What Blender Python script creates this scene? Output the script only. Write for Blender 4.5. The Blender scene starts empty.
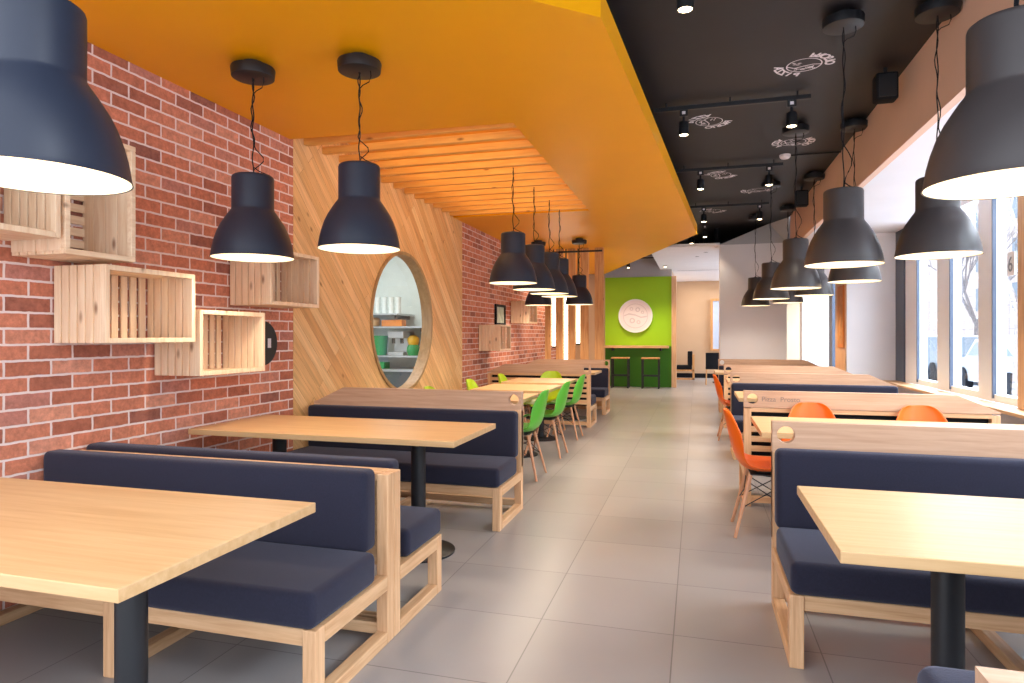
import bpy, bmesh, math, random
from mathutils import Vector, Matrix
random.seed(7)
SC = bpy.context.scene
COL = SC.collection
PI = math.pi

# ------------------------------------------------------------------ colour / materials
def lin(c):
    def f(v):
        v /= 255.0
        return v / 12.92 if v <= 0.04045 else ((v + 0.055) / 1.055) ** 2.4
    return (f(c[0]), f(c[1]), f(c[2]), 1.0)

def new_mat(name):
    m = bpy.data.materials.new(name); m.use_nodes = True
    nt = m.node_tree
    return m, nt, nt.nodes, nt.links, nt.nodes['Principled BSDF']

def noise_plain(name, rgb, rough=0.6, var=0.06, scale=8.0, metallic=0.0, spec=0.5, bump=0.0, bscale=200.0, emit=None, estr=0.0):
    """plain paint / plastic / metal with a slight procedural tone variation"""
    m, nt, N, L, b = new_mat(name)
    tc = N.new('ShaderNodeTexCoord')
    n = N.new('ShaderNodeTexNoise'); n.inputs['Scale'].default_value = scale; n.inputs['Detail'].default_value = 4
    L.new(tc.outputs['Object'], n.inputs['Vector'])
    r = N.new('ShaderNodeValToRGB')
    c = lin(rgb)
    r.color_ramp.elements[0].color = tuple(v * (1 - var) for v in c[:3]) + (1,)
    r.color_ramp.elements[1].color = tuple(min(1, v * (1 + var)) for v in c[:3]) + (1,)
    r.color_ramp.elements[0].position = 0.3; r.color_ramp.elements[1].position = 0.7
    L.new(n.outputs['Fac'], r.inputs['Fac']); L.new(r.outputs['Color'], b.inputs['Base Color'])
    b.inputs['Roughness'].default_value = rough; b.inputs['Metallic'].default_value = metallic
    b.inputs['Specular IOR Level'].default_value = spec
    if bump:
        n2 = N.new('ShaderNodeTexNoise'); n2.inputs['Scale'].default_value = bscale; n2.inputs['Detail'].default_value = 2
        L.new(tc.outputs['Object'], n2.inputs['Vector'])
        bp = N.new('ShaderNodeBump'); bp.inputs['Strength'].default_value = bump; bp.inputs['Distance'].default_value = 0.003
        L.new(n2.outputs['Fac'], bp.inputs['Height']); L.new(bp.outputs['Normal'], b.inputs['Normal'])
    if emit:
        b.inputs['Emission Color'].default_value = lin(emit); b.inputs['Emission Strength'].default_value = estr
    return m

def wood(name, dark, light, axis='x', stretch=14.0, scale=3.0, rough=0.42, knots=True, contrast=(0.32, 0.68), spec=0.4):
    m, nt, N, L, b = new_mat(name)
    tc = N.new('ShaderNodeTexCoord'); mp = N.new('ShaderNodeMapping')
    s = [stretch, stretch, stretch]; s['xyz'.index(axis)] = 1.0
    mp.inputs['Scale'].default_value = s
    L.new(tc.outputs['Object'], mp.inputs['Vector'])
    n = N.new('ShaderNodeTexNoise'); n.inputs['Scale'].default_value = scale; n.inputs['Detail'].default_value = 6
    n.inputs['Roughness'].default_value = 0.62; n.inputs['Distortion'].default_value = 0.4
    L.new(mp.outputs['Vector'], n.inputs['Vector'])
    r = N.new('ShaderNodeValToRGB')
    r.color_ramp.elements[0].color = lin(dark); r.color_ramp.elements[1].color = lin(light)
    r.color_ramp.elements[0].position = contrast[0]; r.color_ramp.elements[1].position = contrast[1]
    L.new(n.outputs['Fac'], r.inputs['Fac'])
    out = r.outputs['Color']
    if knots:
        v = N.new('ShaderNodeTexVoronoi'); v.inputs['Scale'].default_value = 2.3
        mp2 = N.new('ShaderNodeMapping'); s2 = [3.0, 3.0, 3.0]; s2['xyz'.index(axis)] = 1.2
        mp2.inputs['Scale'].default_value = s2
        L.new(tc.outputs['Object'], mp2.inputs['Vector']); L.new(mp2.outputs['Vector'], v.inputs['Vector'])
        kr = N.new('ShaderNodeValToRGB')
        kr.color_ramp.elements[0].position = 0.03; kr.color_ramp.elements[0].color = (0.25, 0.12, 0.06, 1)
        kr.color_ramp.elements[1].position = 0.11; kr.color_ramp.elements[1].color = (1, 1, 1, 1)
        L.new(v.outputs['Distance'], kr.inputs['Fac'])
        mx = N.new('ShaderNodeMix'); mx.data_type = 'RGBA'; mx.blend_type = 'MULTIPLY'
        mx.inputs[0].default_value = 0.8
        L.new(out, mx.inputs[6]); L.new(kr.outputs['Color'], mx.inputs[7]); out = mx.outputs[2]
    L.new(out, b.inputs['Base Color'])
    b.inputs['Roughness'].default_value = rough
    b.inputs['Specular IOR Level'].default_value = spec
    return m

def boards(name, cols, along, across, length, width, gap=0.0015, rough=0.45, gapcol=(120, 80, 45), grain=0.22):
    """planks from the brick texture; along/across are unit vectors in object space"""
    m, nt, N, L, b = new_mat(name)
    tc = N.new('ShaderNodeTexCoord')
    def dot(v):
        d = N.new('ShaderNodeVectorMath'); d.operation = 'DOT_PRODUCT'; d.inputs[1].default_value = v
        L.new(tc.outputs['Object'], d.inputs[0]); return d.outputs['Value']
    a, c = dot(along), dot(across)
    cx = N.new('ShaderNodeCombineXYZ'); L.new(a, cx.inputs[0]); L.new(c, cx.inputs[1])
    off = N.new('ShaderNodeVectorMath'); off.operation = 'ADD'; off.inputs[1].default_value = (40, 40, 0)
    L.new(cx.outputs[0], off.inputs[0])
    bt = N.new('ShaderNodeTexBrick')
    bt.inputs['Color1'].default_value = (0, 0, 0, 1); bt.inputs['Color2'].default_value = (1, 1, 1, 1)
    bt.inputs['Scale'].default_value = 1; bt.inputs['Mortar Size'].default_value = gap
    bt.inputs['Brick Width'].default_value = length; bt.inputs['Row Height'].default_value = width
    bt.inputs['Mortar'].default_value = (0.5, 0.5, 0.5, 1); bt.offset = 0.37
    L.new(off.outputs[0], bt.inputs['Vector'])
    r = N.new('ShaderNodeValToRGB'); cr = r.color_ramp
    cr.elements[0].color = lin(cols[0]); cr.elements[1].color = lin(cols[-1])
    for i, cc in enumerate(cols[1:-1]):
        e = cr.elements.new((i + 1) / (len(cols) - 1)); e.color = lin(cc)
    L.new(bt.outputs['Color'], r.inputs['Fac'])
    # grain stretched along the plank, shifted from plank to plank
    gs = N.new('ShaderNodeCombineXYZ')
    m1 = N.new('ShaderNodeMath'); m1.operation = 'MULTIPLY'; m1.inputs[1].default_value = 1.6; L.new(a, m1.inputs[0])
    m2 = N.new('ShaderNodeMath'); m2.operation = 'MULTIPLY'; m2.inputs[1].default_value = 26.0; L.new(c, m2.inputs[0])
    m3 = N.new('ShaderNodeMath'); m3.operation = 'MULTIPLY'; m3.inputs[1].default_value = 30.0; L.new(bt.outputs['Color'], m3.inputs[0])
    L.new(m1.outputs[0], gs.inputs[0]); L.new(m2.outputs[0], gs.inputs[1]); L.new(m3.outputs[0], gs.inputs[2])
    n = N.new('ShaderNodeTexNoise'); n.inputs['Scale'].default_value = 1.5; n.inputs['Detail'].default_value = 5; n.inputs['Distortion'].default_value = 0.6
    L.new(gs.outputs[0], n.inputs['Vector'])
    gr = N.new('ShaderNodeMapRange'); gr.inputs['From Min'].default_value = 0.3; gr.inputs['From Max'].default_value = 0.7
    gr.inputs['To Min'].default_value = 1 - grain; gr.inputs['To Max'].default_value = 1 + grain * 0.5
    L.new(n.outputs['Fac'], gr.inputs['Value'])
    mul = N.new('ShaderNodeVectorMath'); mul.operation = 'SCALE'
    L.new(r.outputs['Color'], mul.inputs[0]); L.new(gr.outputs['Result'], mul.inputs['Scale'])
    # knots
    v = N.new('ShaderNodeTexVoronoi'); v.inputs['Scale'].default_value = 1.0
    ks = N.new('ShaderNodeCombineXYZ')
    k1 = N.new('ShaderNodeMath'); k1.operation = 'MULTIPLY'; k1.inputs[1].default_value = 3.0; L.new(a, k1.inputs[0])
    k2 = N.new('ShaderNodeMath'); k2.operation = 'MULTIPLY'; k2.inputs[1].default_value = 5.5; L.new(c, k2.inputs[0])
    L.new(k1.outputs[0], ks.inputs[0]); L.new(k2.outputs[0], ks.inputs[1]); L.new(ks.outputs[0], v.inputs['Vector'])
    kr = N.new('ShaderNodeValToRGB')
    kr.color_ramp.elements[0].position = 0.03; kr.color_ramp.elements[0].color = (0.3, 0.16, 0.08, 1)
    kr.color_ramp.elements[1].position = 0.10; kr.color_ramp.elements[1].color = (1, 1, 1, 1)
    L.new(v.outputs['Distance'], kr.inputs['Fac'])
    mk = N.new('ShaderNodeMix'); mk.data_type = 'RGBA'; mk.blend_type = 'MULTIPLY'; mk.inputs[0].default_value = 0.75
    L.new(mul.outputs[0], mk.inputs[6]); L.new(kr.outputs['Color'], mk.inputs[7])
    mx = N.new('ShaderNodeMix'); mx.data_type = 'RGBA'
    L.new(bt.outputs['Fac'], mx.inputs[0]); L.new(mk.outputs[2], mx.inputs[6]); mx.inputs[7].default_value = lin(gapcol)
    L.new(mx.outputs[2], b.inputs['Base Color'])
    bp = N.new('ShaderNodeBump'); bp.invert = True; bp.inputs['Strength'].default_value = 0.4; bp.inputs['Distance'].default_value = 0.004
    L.new(bt.outputs['Fac'], bp.inputs['Height']); L.new(bp.outputs['Normal'], b.inputs['Normal'])
    b.inputs['Roughness'].default_value = rough; b.inputs['Specular IOR Level'].default_value = 0.3
    return m

def brick_mat(name):
    m, nt, N, L, b = new_mat(name)
    tc = N.new('ShaderNodeTexCoord'); sx = N.new('ShaderNodeSeparateXYZ'); L.new(tc.outputs['Object'], sx.inputs[0])
    cx = N.new('ShaderNodeCombineXYZ')
    ad = N.new('ShaderNodeMath'); ad.inputs[1].default_value = 20.11; L.new(sx.outputs['Y'], ad.inputs[0])
    az = N.new('ShaderNodeMath'); az.inputs[1].default_value = 15.0 - 0.012; L.new(sx.outputs['Z'], az.inputs[0])
    L.new(ad.outputs[0], cx.inputs[0]); L.new(az.outputs[0], cx.inputs[1])
    # slightly wavy edges
    wn = N.new('ShaderNodeTexNoise'); wn.inputs['Scale'].default_value = 22; wn.inputs['Detail'].default_value = 3
    L.new(tc.outputs['Object'], wn.inputs['Vector'])
    ws = N.new('ShaderNodeVectorMath'); ws.operation = 'MULTIPLY_ADD'
    ws.inputs[1].default_value = (0.008, 0.008, 0); L.new(wn.outputs['Color'], ws.inputs[0]); L.new(cx.outputs[0], ws.inputs[2])
    bt = N.new('ShaderNodeTexBrick'); bt.offset = 0.5
    bt.inputs['Color1'].default_value = (0, 0, 0, 1); bt.inputs['Color2'].default_value = (1, 1, 1, 1)
    bt.inputs['Scale'].default_value = 1; bt.inputs['Mortar Size'].default_value = 0.0062; bt.inputs['Mortar Smooth'].default_value = 0.15
    bt.inputs['Brick Width'].default_value = 0.232; bt.inputs['Row Height'].default_value = 0.0775
    bt.inputs['Mortar'].default_value = (0.5, 0.5, 0.5, 1)
    L.new(ws.outputs[0], bt.inputs['Vector'])
    r = N.new('ShaderNodeValToRGB'); cr = r.color_ramp; cr.interpolation = 'LINEAR'
    pts = [(0, (152, 98, 86)), (0.12, (178, 108, 86)), (0.3, (200, 124, 98)), (0.5, (210, 133, 106)), (0.7, (204, 127, 101)), (0.86, (219, 151, 125)), (1, (190, 126, 112))]
    cr.elements[0].color = lin(pts[0][1]); cr.elements[1].color = lin(pts[-1][1])
    for p, c in pts[1:-1]:
        e = cr.elements.new(p); e.color = lin(c)
    L.new(bt.outputs['Color'], r.inputs['Fac'])
    n = N.new('ShaderNodeTexNoise'); n.inputs['Scale'].default_value = 30; n.inputs['Detail'].default_value = 8; n.inputs['Roughness'].default_value = 0.7
    L.new(tc.outputs['Object'], n.inputs['Vector'])
    mr = N.new('ShaderNodeMapRange'); mr.inputs['From Min'].default_value = 0.3; mr.inputs['From Max'].default_value = 0.7
    mr.inputs['To Min'].default_value = 0.7; mr.inputs['To Max'].default_value = 1.25
    L.new(n.outputs['Fac'], mr.inputs['Value'])
    sc = N.new('ShaderNodeVectorMath'); sc.operation = 'SCALE'; L.new(r.outputs['Color'], sc.inputs[0]); L.new(mr.outputs[0], sc.inputs['Scale'])
    mx = N.new('ShaderNodeMix'); mx.data_type = 'RGBA'
    L.new(bt.outputs['Fac'], mx.inputs[0]); L.new(sc.outputs[0], mx.inputs[6]); mx.inputs[7].default_value = lin((236, 216, 212))
    L.new(mx.outputs[2], b.inputs['Base Color'])
    hm = N.new('ShaderNodeMath'); hm.operation = 'MULTIPLY_ADD'; hm.inputs[1].default_value = 0.25
    inv = N.new('ShaderNodeMath'); inv.operation = 'SUBTRACT'; inv.inputs[0].default_value = 1.0; L.new(bt.outputs['Fac'], inv.inputs[1])
    L.new(n.outputs['Fac'], hm.inputs[0]); L.new(inv.outputs[0], hm.inputs[2])
    bp = N.new('ShaderNodeBump'); bp.inputs['Strength'].default_value = 0.55; bp.inputs['Distance'].default_value = 0.006
    L.new(hm.outputs[0], bp.inputs['Height']); L.new(bp.outputs['Normal'], b.inputs['Normal'])
    b.inputs['Roughness'].default_value = 0.8; b.inputs['Specular IOR Level'].default_value = 0.2
    return m

def tile_mat(name):
    m, nt, N, L, b = new_mat(name)
    tc = N.new('ShaderNodeTexCoord')
    mp = N.new('ShaderNodeMapping'); mp.inputs['Location'].default_value = (12.1, 12.1 - 2.967, 0)
    L.new(tc.outputs['Object'], mp.inputs['Vector'])
    bt = N.new('ShaderNodeTexBrick'); bt.offset = 0.0
    bt.inputs['Color1'].default_value = (0, 0, 0, 1); bt.inputs['Color2'].default_value = (1, 1, 1, 1); bt.inputs['Scale'].default_value = 1
    bt.inputs['Mortar'].default_value = (0.5, 0.5, 0.5, 1); bt.inputs['Mortar Size'].default_value = 0.0028
    bt.inputs['Brick Width'].default_value = 0.6; bt.inputs['Row Height'].default_value = 0.605
    L.new(mp.outputs['Vector'], bt.inputs['Vector'])
    r = N.new('ShaderNodeValToRGB'); r.color_ramp.elements[0].color = lin((146, 141, 141)); r.color_ramp.elements[1].color = lin((158, 153, 152))
    L.new(bt.outputs['Color'], r.inputs['Fac'])
    n = N.new('ShaderNodeTexNoise'); n.inputs['Scale'].default_value = 1.7; n.inputs['Detail'].default_value = 5
    L.new(tc.outputs['Object'], n.inputs['Vector'])
    mr = N.new('ShaderNodeMapRange'); mr.inputs['To Min'].default_value = 0.92; mr.inputs['To Max'].default_value = 1.08; L.new(n.outputs['Fac'], mr.inputs['Value'])
    sc = N.new('ShaderNodeVectorMath'); sc.operation = 'SCALE'; L.new(r.outputs['Color'], sc.inputs[0]); L.new(mr.outputs[0], sc.inputs['Scale'])
    mx = N.new('ShaderNodeMix'); mx.data_type = 'RGBA'; L.new(bt.outputs['Fac'], mx.inputs[0]); L.new(sc.outputs[0], mx.inputs[6]); mx.inputs[7].default_value = lin((112, 108, 107))
    L.new(mx.outputs[2], b.inputs['Base Color'])
    b.inputs['Roughness'].default_value = 0.30; b.inputs['Specular IOR Level'].default_value = 0.55
    bp = N.new('ShaderNodeBump'); bp.invert = True; bp.inputs['Strength'].default_value = 0.2; bp.inputs['Distance'].default_value = 0.002
    L.new(bt.outputs['Fac'], bp.inputs['Height']); L.new(bp.outputs['Normal'], b.inputs['Normal'])
    return m

def glass_mat(name):
    m, nt, N, L, b = new_mat(name)
    N.remove(b); o = N['Material Output']
    t = N.new('ShaderNodeBsdfTransparent'); t.inputs['Color'].default_value = (0.95, 0.98, 1, 1)
    g = N.new('ShaderNodeBsdfGlossy'); g.inputs['Roughness'].default_value = 0.02
    lw = N.new('ShaderNodeLayerWeight'); lw.inputs['Blend'].default_value = 0.5
    pw = N.new('ShaderNodeMath'); pw.operation = 'POWER'; pw.inputs[1].default_value = 4.0; L.new(lw.outputs['Facing'], pw.inputs[0])
    f = N.new('ShaderNodeMath'); f.operation = 'MULTIPLY_ADD'; f.inputs[1].default_value = 0.35; f.inputs[2].default_value = 0.03; L.new(pw.outputs[0], f.inputs[0])
    n = N.new('ShaderNodeTexNoise'); n.inputs['Scale'].default_value = 0.5
    bp = N.new('ShaderNodeBump'); bp.inputs['Strength'].default_value = 0.01; L.new(n.outputs['Fac'], bp.inputs['Height']); L.new(bp.outputs['Normal'], g.inputs['Normal'])
    mx = N.new('ShaderNodeMixShader'); L.new(f.outputs[0], mx.inputs[0]); L.new(t.outputs[0], mx.inputs[1]); L.new(g.outputs[0], mx.inputs[2])
    L.new(mx.outputs[0], o.inputs['Surface'])
    return m

def fabric_mat(name, rgb, sheen=0.35):
    m = noise_plain(name, rgb, rough=0.85, var=0.12, scale=140, spec=0.25, bump=0.35, bscale=420)
    b = m.node_tree.nodes['Principled BSDF']
    b.inputs['Sheen Weight'].default_value = sheen; b.inputs['Sheen Roughness'].default_value = 0.5
    b.inputs['Sheen Tint'].default_value = (0.75, 0.78, 1.0, 1)
    return m

M = {}
M['laminate'] = wood('laminate', (202, 160, 112), (217, 180, 134), 'x', 16, 2.2, rough=0.36, knots=False)
M['ash_x'] = wood('ash_x', (200, 152, 110), (226, 186, 144), 'x', 18, 3.0, rough=0.45, knots=False)
M['ash_z'] = wood('ash_z', (202, 152, 110), (230, 188, 146), 'z', 18, 3.0, rough=0.45, knots=False)
M['ash_y'] = wood('ash_y', (200, 152, 110), (226, 186, 144), 'y', 18, 3.0, rough=0.45, knots=False)
M['panel'] = wood('panel', (190, 150, 122), (210, 172, 144), 'x', 20, 2.4, rough=0.45, knots=False)
M['pine_z'] = wood('pine_z', (232, 196, 160), (250, 226, 196), 'z', 13, 3.0, rough=0.5)
M['pine_y'] = wood('pine_y', (234, 200, 164), (251, 228, 200), 'y', 13, 3.0, rough=0.5)
M['pine_x'] = wood('pine_x', (222, 156, 74), (242, 186, 100), 'x', 12, 2.6, rough=0.5)
M['plank'] = wood('plank', (200, 140, 84), (228, 178, 120), 'z', 12, 2.6, rough=0.5)
M['oak_y'] = wood('oak_y', (190, 150, 108), (214, 178, 134), 'y', 14, 2.6, knots=False)
M['ring'] = wood('ring', (150, 118, 78), (178, 146, 102), 'z', 9, 2.6, knots=False)
M['dowel'] = wood('dowel', (196, 140, 108), (220, 168, 132), 'z', 12, 6, knots=False)
s2 = 1 / math.sqrt(2)
M['diag'] = boards('diagonal_boards', [(216, 164, 108), (234, 190, 134), (238, 198, 146), (222, 174, 116), (242, 208, 156)], (0, s2, -s2), (0, s2, s2), 2.3, 0.095, gapcol=(170, 118, 70))
M['brick'] = brick_mat('brick_wall')
M['tile'] = tile_mat('floor_tiles')
M['yellow'] = noise_plain('yellow_paint', (242, 164, 0), rough=0.42, var=0.02, scale=2, spec=0.35)
M['blackceil'] = noise_plain('black_ceiling', (24, 22, 27), rough=0.55, var=0.1, scale=3)
M['beige'] = noise_plain('beige_paint', (232, 194, 170), rough=0.7, var=0.03, scale=2)
M['white'] = noise_plain('white_paint', (232, 230, 234), rough=0.7, var=0.02, scale=2)
M['greywall'] = noise_plain('grey_paint', (176, 178, 184), rough=0.7, var=0.03, scale=2)
M['tan'] = noise_plain('tan_paint', (206, 176, 146), rough=0.7, var=0.03, scale=2)
M['green'] = noise_plain('green_paint', (146, 196, 2), rough=0.6, var=0.03, scale=2)
M['darkgreen'] = noise_plain('dark_green_paint', (58, 128, 14), rough=0.6, var=0.03, scale=2)
M['fabric'] = fabric_mat('navy_fabric', (35, 35, 52), 0.18)
M['fabric_dark'] = fabric_mat('dark_seat_fabric', (40, 38, 50), 0.2)
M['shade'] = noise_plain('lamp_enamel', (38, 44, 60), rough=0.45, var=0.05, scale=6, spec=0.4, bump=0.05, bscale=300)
M['shade_right'] = noise_plain('lamp_enamel_room_tint', (66, 61, 62), rough=0.42, var=0.05, scale=6, spec=0.4, bump=0.05, bscale=300)  # same enamel as the left lamps, warm room tint put into the colour
M['lining'] = noise_plain('lamp_lining_lit', (250, 240, 222), rough=0.5, var=0.01, emit=(255, 236, 200), estr=0.55)  # weak emission stands for bulb light on the white enamel
M['bulb'] = noise_plain('bulb_glow', (255, 240, 215), var=0.0, emit=(255, 232, 190), estr=9)
M['tube'] = noise_plain('tube_glow', (255, 250, 240), var=0.0, emit=(255, 246, 226), estr=6)
M['spotglow'] = noise_plain('spot_glow', (255, 240, 215), var=0.0, emit=(255, 226, 180), estr=14)
M['black'] = noise_plain('black_metal', (22, 24, 30), rough=0.45, var=0.1, scale=10)
M['blackmatt'] = noise_plain('black_matt', (24, 25, 30), rough=0.8, var=0.1, scale=10, spec=0.2)
M['steel'] = noise_plain('steel', (190, 194, 196), rough=0.3, var=0.05, metallic=0.8)
M['orange'] = noise_plain('orange_plastic', (240, 104, 12), rough=0.35, var=0.02)
M['chairgreen'] = noise_plain('green_plastic', (92, 184, 54), rough=0.35, var=0.02)
M['lime'] = noise_plain('green_plastic_lit', (168, 196, 20), rough=0.35, var=0.02)  # same green plastic, the yellow-green of its lit faces put into the colour
M['whiteframe'] = noise_plain('white_window_frame', (246, 249, 255), rough=0.4, var=0.01)
M['darkframe'] = noise_plain('dark_window_edge', (74, 84, 104), rough=0.4, var=0.03)
M['glass'] = glass_mat('pane_glass')
M['decal'] = noise_plain('white_print', (226, 220, 226), rough=0.7, var=0.05, scale=60)
M['greyprint'] = noise_plain('grey_print', (140, 122, 112), rough=0.7, var=0.03)
M['snow'] = noise_plain('snow', (232, 236, 244), rough=0.9, var=0.04, scale=1.5)
M['facade'] = boards('facade_panels', [(196, 178, 172), (206, 188, 182), (216, 200, 194)], (0, 0, 1), (0, 1, 0), 3.0, 0.8, gap=0.03, gapcol=(150, 140, 140), grain=0.03)
M['bark'] = noise_plain('bark', (150, 142, 142), rough=0.9, var=0.3, scale=20)
M['carwhite'] = noise_plain('car_white', (176, 182, 192), rough=0.25, var=0.02)
M['cargrey'] = noise_plain('car_grey', (116, 128, 142), rough=0.25, var=0.02)
M['carred'] = noise_plain('car_red', (130, 84, 88), rough=0.25, var=0.02)
M['carglass'] = noise_plain('car_glass', (110, 124, 140), rough=0.1, var=0.02)
M['cupwhite'] = noise_plain('cup_white', (226, 232, 228), rough=0.5, var=0.03)
M['kitchenwall'] = noise_plain('kitchen_wall', (206, 214, 208), rough=0.6, var=0.03)
M['orangesign'] = noise_plain('orange_board', (214, 126, 40), rough=0.5, var=0.06, scale=20)
M['plasticgreen'] = noise_plain('plastic_green', (40, 150, 84), rough=0.4, var=0.04)
M['plasticyellow'] = noise_plain('plastic_yellow', (226, 176, 40), rough=0.4, var=0.04)
M['art'] = noise_plain('pale_print', (176, 190, 172), rough=0.3, var=0.35, scale=9)

# ------------------------------------------------------------------ mesh helpers
class MB:
    def __init__(s): s.bm = bmesh.new()
    def box(s, x0, x1, y0, y1, z0, z1, bev=0.0, seg=2):
        r = bmesh.ops.create_cube(s.bm, size=1.0); vs = r['verts']
        for v in vs:
            v.co = Vector(((x0 + x1) / 2 + v.co.x * (x1 - x0), (y0 + y1) / 2 + v.co.y * (y1 - y0), (z0 + z1) / 2 + v.co.z * (z1 - z0)))
        if bev > 0:
            es = list({e for v in vs for e in v.link_edges})
            bmesh.ops.bevel(s.bm, geom=es, offset=bev, segments=seg, profile=0.5, affect='EDGES')
        return s
    def cyl(s, p0, p1, r0, r1=None, n=16, cap=True):
        r1 = r0 if r1 is None else r1
        p0, p1 = Vector(p0), Vector(p1); d = p1 - p0; L = d.length
        if L < 1e-6: return s
        q = d.to_track_quat('Z', 'Y').to_matrix().to_4x4()
        mat = Matrix.Translation((p0 + p1) / 2) @ q
        bmesh.ops.create_cone(s.bm, cap_ends=cap, segments=n, radius1=r0, radius2=r1, depth=L, matrix=mat)
        return s
    def tube(s, pts, r, n=6):
        pts = [Vector(p) for p in pts]; rings = []
        for i, p in enumerate(pts):
            t = (pts[min(i + 1, len(pts) - 1)] - pts[max(i - 1, 0)]).normalized()
            up = Vector((0, 0, 1)) if abs(t.z) < 0.9 else Vector((1, 0, 0))
            a = t.cross(up).normalized(); b = t.cross(a)
            rings.append([s.bm.verts.new(p + a * r * math.cos(2 * PI * k / n) + b * r * math.sin(2 * PI * k / n)) for k in range(n)])
        for A, B in zip(rings, rings[1:]):
            for k in range(n):
                s.bm.faces.new((A[k], A[(k + 1) % n], B[(k + 1) % n], B[k]))
        s.bm.faces.new(rings[0]); s.bm.faces.new(rings[-1][::-1])
        return s
    def lathe(s, prof, c=(0, 0, 0), n=40):
        c = Vector(c); rings = []
        for r, z in prof:
            if r < 1e-5: rings.append([s.bm.verts.new(c + Vector((0, 0, z)))])
            else: rings.append([s.bm.verts.new(c + Vector((r * math.cos(2 * PI * k / n), r * math.sin(2 * PI * k / n), z))) for k in range(n)])
        for A, B in zip(rings, rings[1:]):
            for k in range(n):
                a = [A[k % len(A)], A[(k + 1) % len(A)], B[(k + 1) % len(B)], B[k % len(B)]]
                u = []
                for v in a:
                    if v not in u: u.append(v)
                if len(u) > 2: s.bm.faces.new(u)
        return s
    def poly(s, pts, ext=None):
        """flat polygon from 3-D points, optionally extruded by a vector"""
        vs = [s.bm.verts.new(p) for p in pts]; f = s.bm.faces.new(vs)
        if ext is not None:
            g = bmesh.ops.extrude_face_region(s.bm, geom=[f])
            for v in g['geom']:
                if isinstance(v, bmesh.types.BMVert): v.co += Vector(ext)
        return s
    def holed(s, outer, holes, to3d, ext):
        """polygon with holes (2-D loops) mapped by to3d and extruded"""
        es = []
        for lp in [outer] + holes:
            vs = [s.bm.verts.new(to3d(*p)) for p in lp]
            for a, b in zip(vs, vs[1:] + vs[:1]): es.append(s.bm.edges.new((a, b)))
        g = bmesh.ops.triangle_fill(s.bm, edges=es, use_beauty=True)
        fs = [f for f in g['geom'] if isinstance(f, bmesh.types.BMFace)]
        bmesh.ops.recalc_face_normals(s.bm, faces=fs)
        g = bmesh.ops.extrude_face_region(s.bm, geom=fs)
        for v in g['geom']:
            if isinstance(v, bmesh.types.BMVert): v.co += Vector(ext)
        return s
    def obj(s, name, mat, parent=None, smooth=None, loc=None):
        bmesh.ops.recalc_face_normals(s.bm, faces=s.bm.faces[:])
        me = bpy.data.meshes.new(name); s.bm.to_mesh(me); s.bm.free()
        for m_ in (mat if isinstance(mat, (list, tuple)) else [mat]): me.materials.append(m_)
        if smooth:
            for p in me.polygons: p.use_smooth = True
            me.set_sharp_from_angle(angle=math.radians(smooth))
        o = bpy.data.objects.new(name, me); COL.objects.link(o)
        if parent: o.parent = parent
        if loc: o.location = loc
        return o

def tag(o, label=None, cat=None, group=None, kind=None):
    if label: o['label'] = label
    if cat: o['category'] = cat
    if group: o['group'] = group
    if kind: o['kind'] = kind
    return o
def empty(name, loc, label=None, cat=None, group=None, rz=0.0):
    o = bpy.data.objects.new(name, None); COL.objects.link(o); o.empty_display_size = 0.1
    o.location = loc; o.rotation_euler = (0, 0, rz)
    return tag(o, label, cat, group)
def copy_tree(o, parent=None):
    c = o.copy(); COL.objects.link(c); c.parent = parent
    for ch in [k for k in o.children]: copy_tree(ch, c)
    return c
def struct(name, mb, mat, **kw):
    return tag(mb.obj(name, mat, **kw), kind='structure')
def circle(cx, cy, r, n=24):
    return [(cx + r * math.cos(2 * PI * k / n), cy + r * math.sin(2 * PI * k / n)) for k in range(n)]

# ------------------------------------------------------------------ camera (eye level 1.33 m, aisle runs along +Y)
FPX = 650.0; YAW = math.atan2(185, FPX); EYE = 1.33
cam = bpy.data.cameras.new('camera'); co = bpy.data.objects.new('camera', cam); COL.objects.link(co)
cam.sensor_width = 36; cam.lens = 36 * FPX / 1024; cam.shift_y = -6.5 / 1024; cam.clip_start = 0.05
co.location = (0, 0, EYE); co.rotation_euler = (PI / 2, 0, YAW)
SC.camera = co
SC.view_settings.view_transform = 'Standard'; SC.view_settings.look = 'None'

# ------------------------------------------------------------------ room shell
WX = -3.12; RX = 2.72; ZB = 3.35; ZY = 2.89; ZW = 2.79; KW = 3.12 / 3.05
struct('floor', MB().box(-5.4, RX + 0.1, -1.5, 22, -0.1, 0), M['tile'])
struct('wall_left', MB().box(WX - 0.1, WX, 0.8, 4.539, 0, ZB), M['brick'])
struct('wall_left_far', MB().box(WX - 0.1, WX, 8.44, 17.1, 0, ZB), M['brick'])
CY, CZ, CR = 6.58, 1.473, 0.762
struct('wall_left_panelled', MB().holed([(4.539, 0), (8.44, 0), (8.44, ZB), (4.539, ZB)], [circle(CY, CZ, CR, 64)],
       lambda a, b: (WX + 0.004, a, b), (-0.104, 0, 0)), M['diag'])
# round window: rim + glass
w1 = struct('window_1', MB().holed(circle(CY, CZ, CR + 0.012, 64), [circle(CY, CZ, CR - 0.022, 64)], lambda a, b: (WX + 0.022, a, b), (-0.13, 0, 0)), M['ring'], smooth=40)
MB().poly([(WX - 0.10, a, b) for a, b in circle(CY, CZ, CR - 0.02, 48)]).obj('pane', M['glass'], w1)
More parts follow.
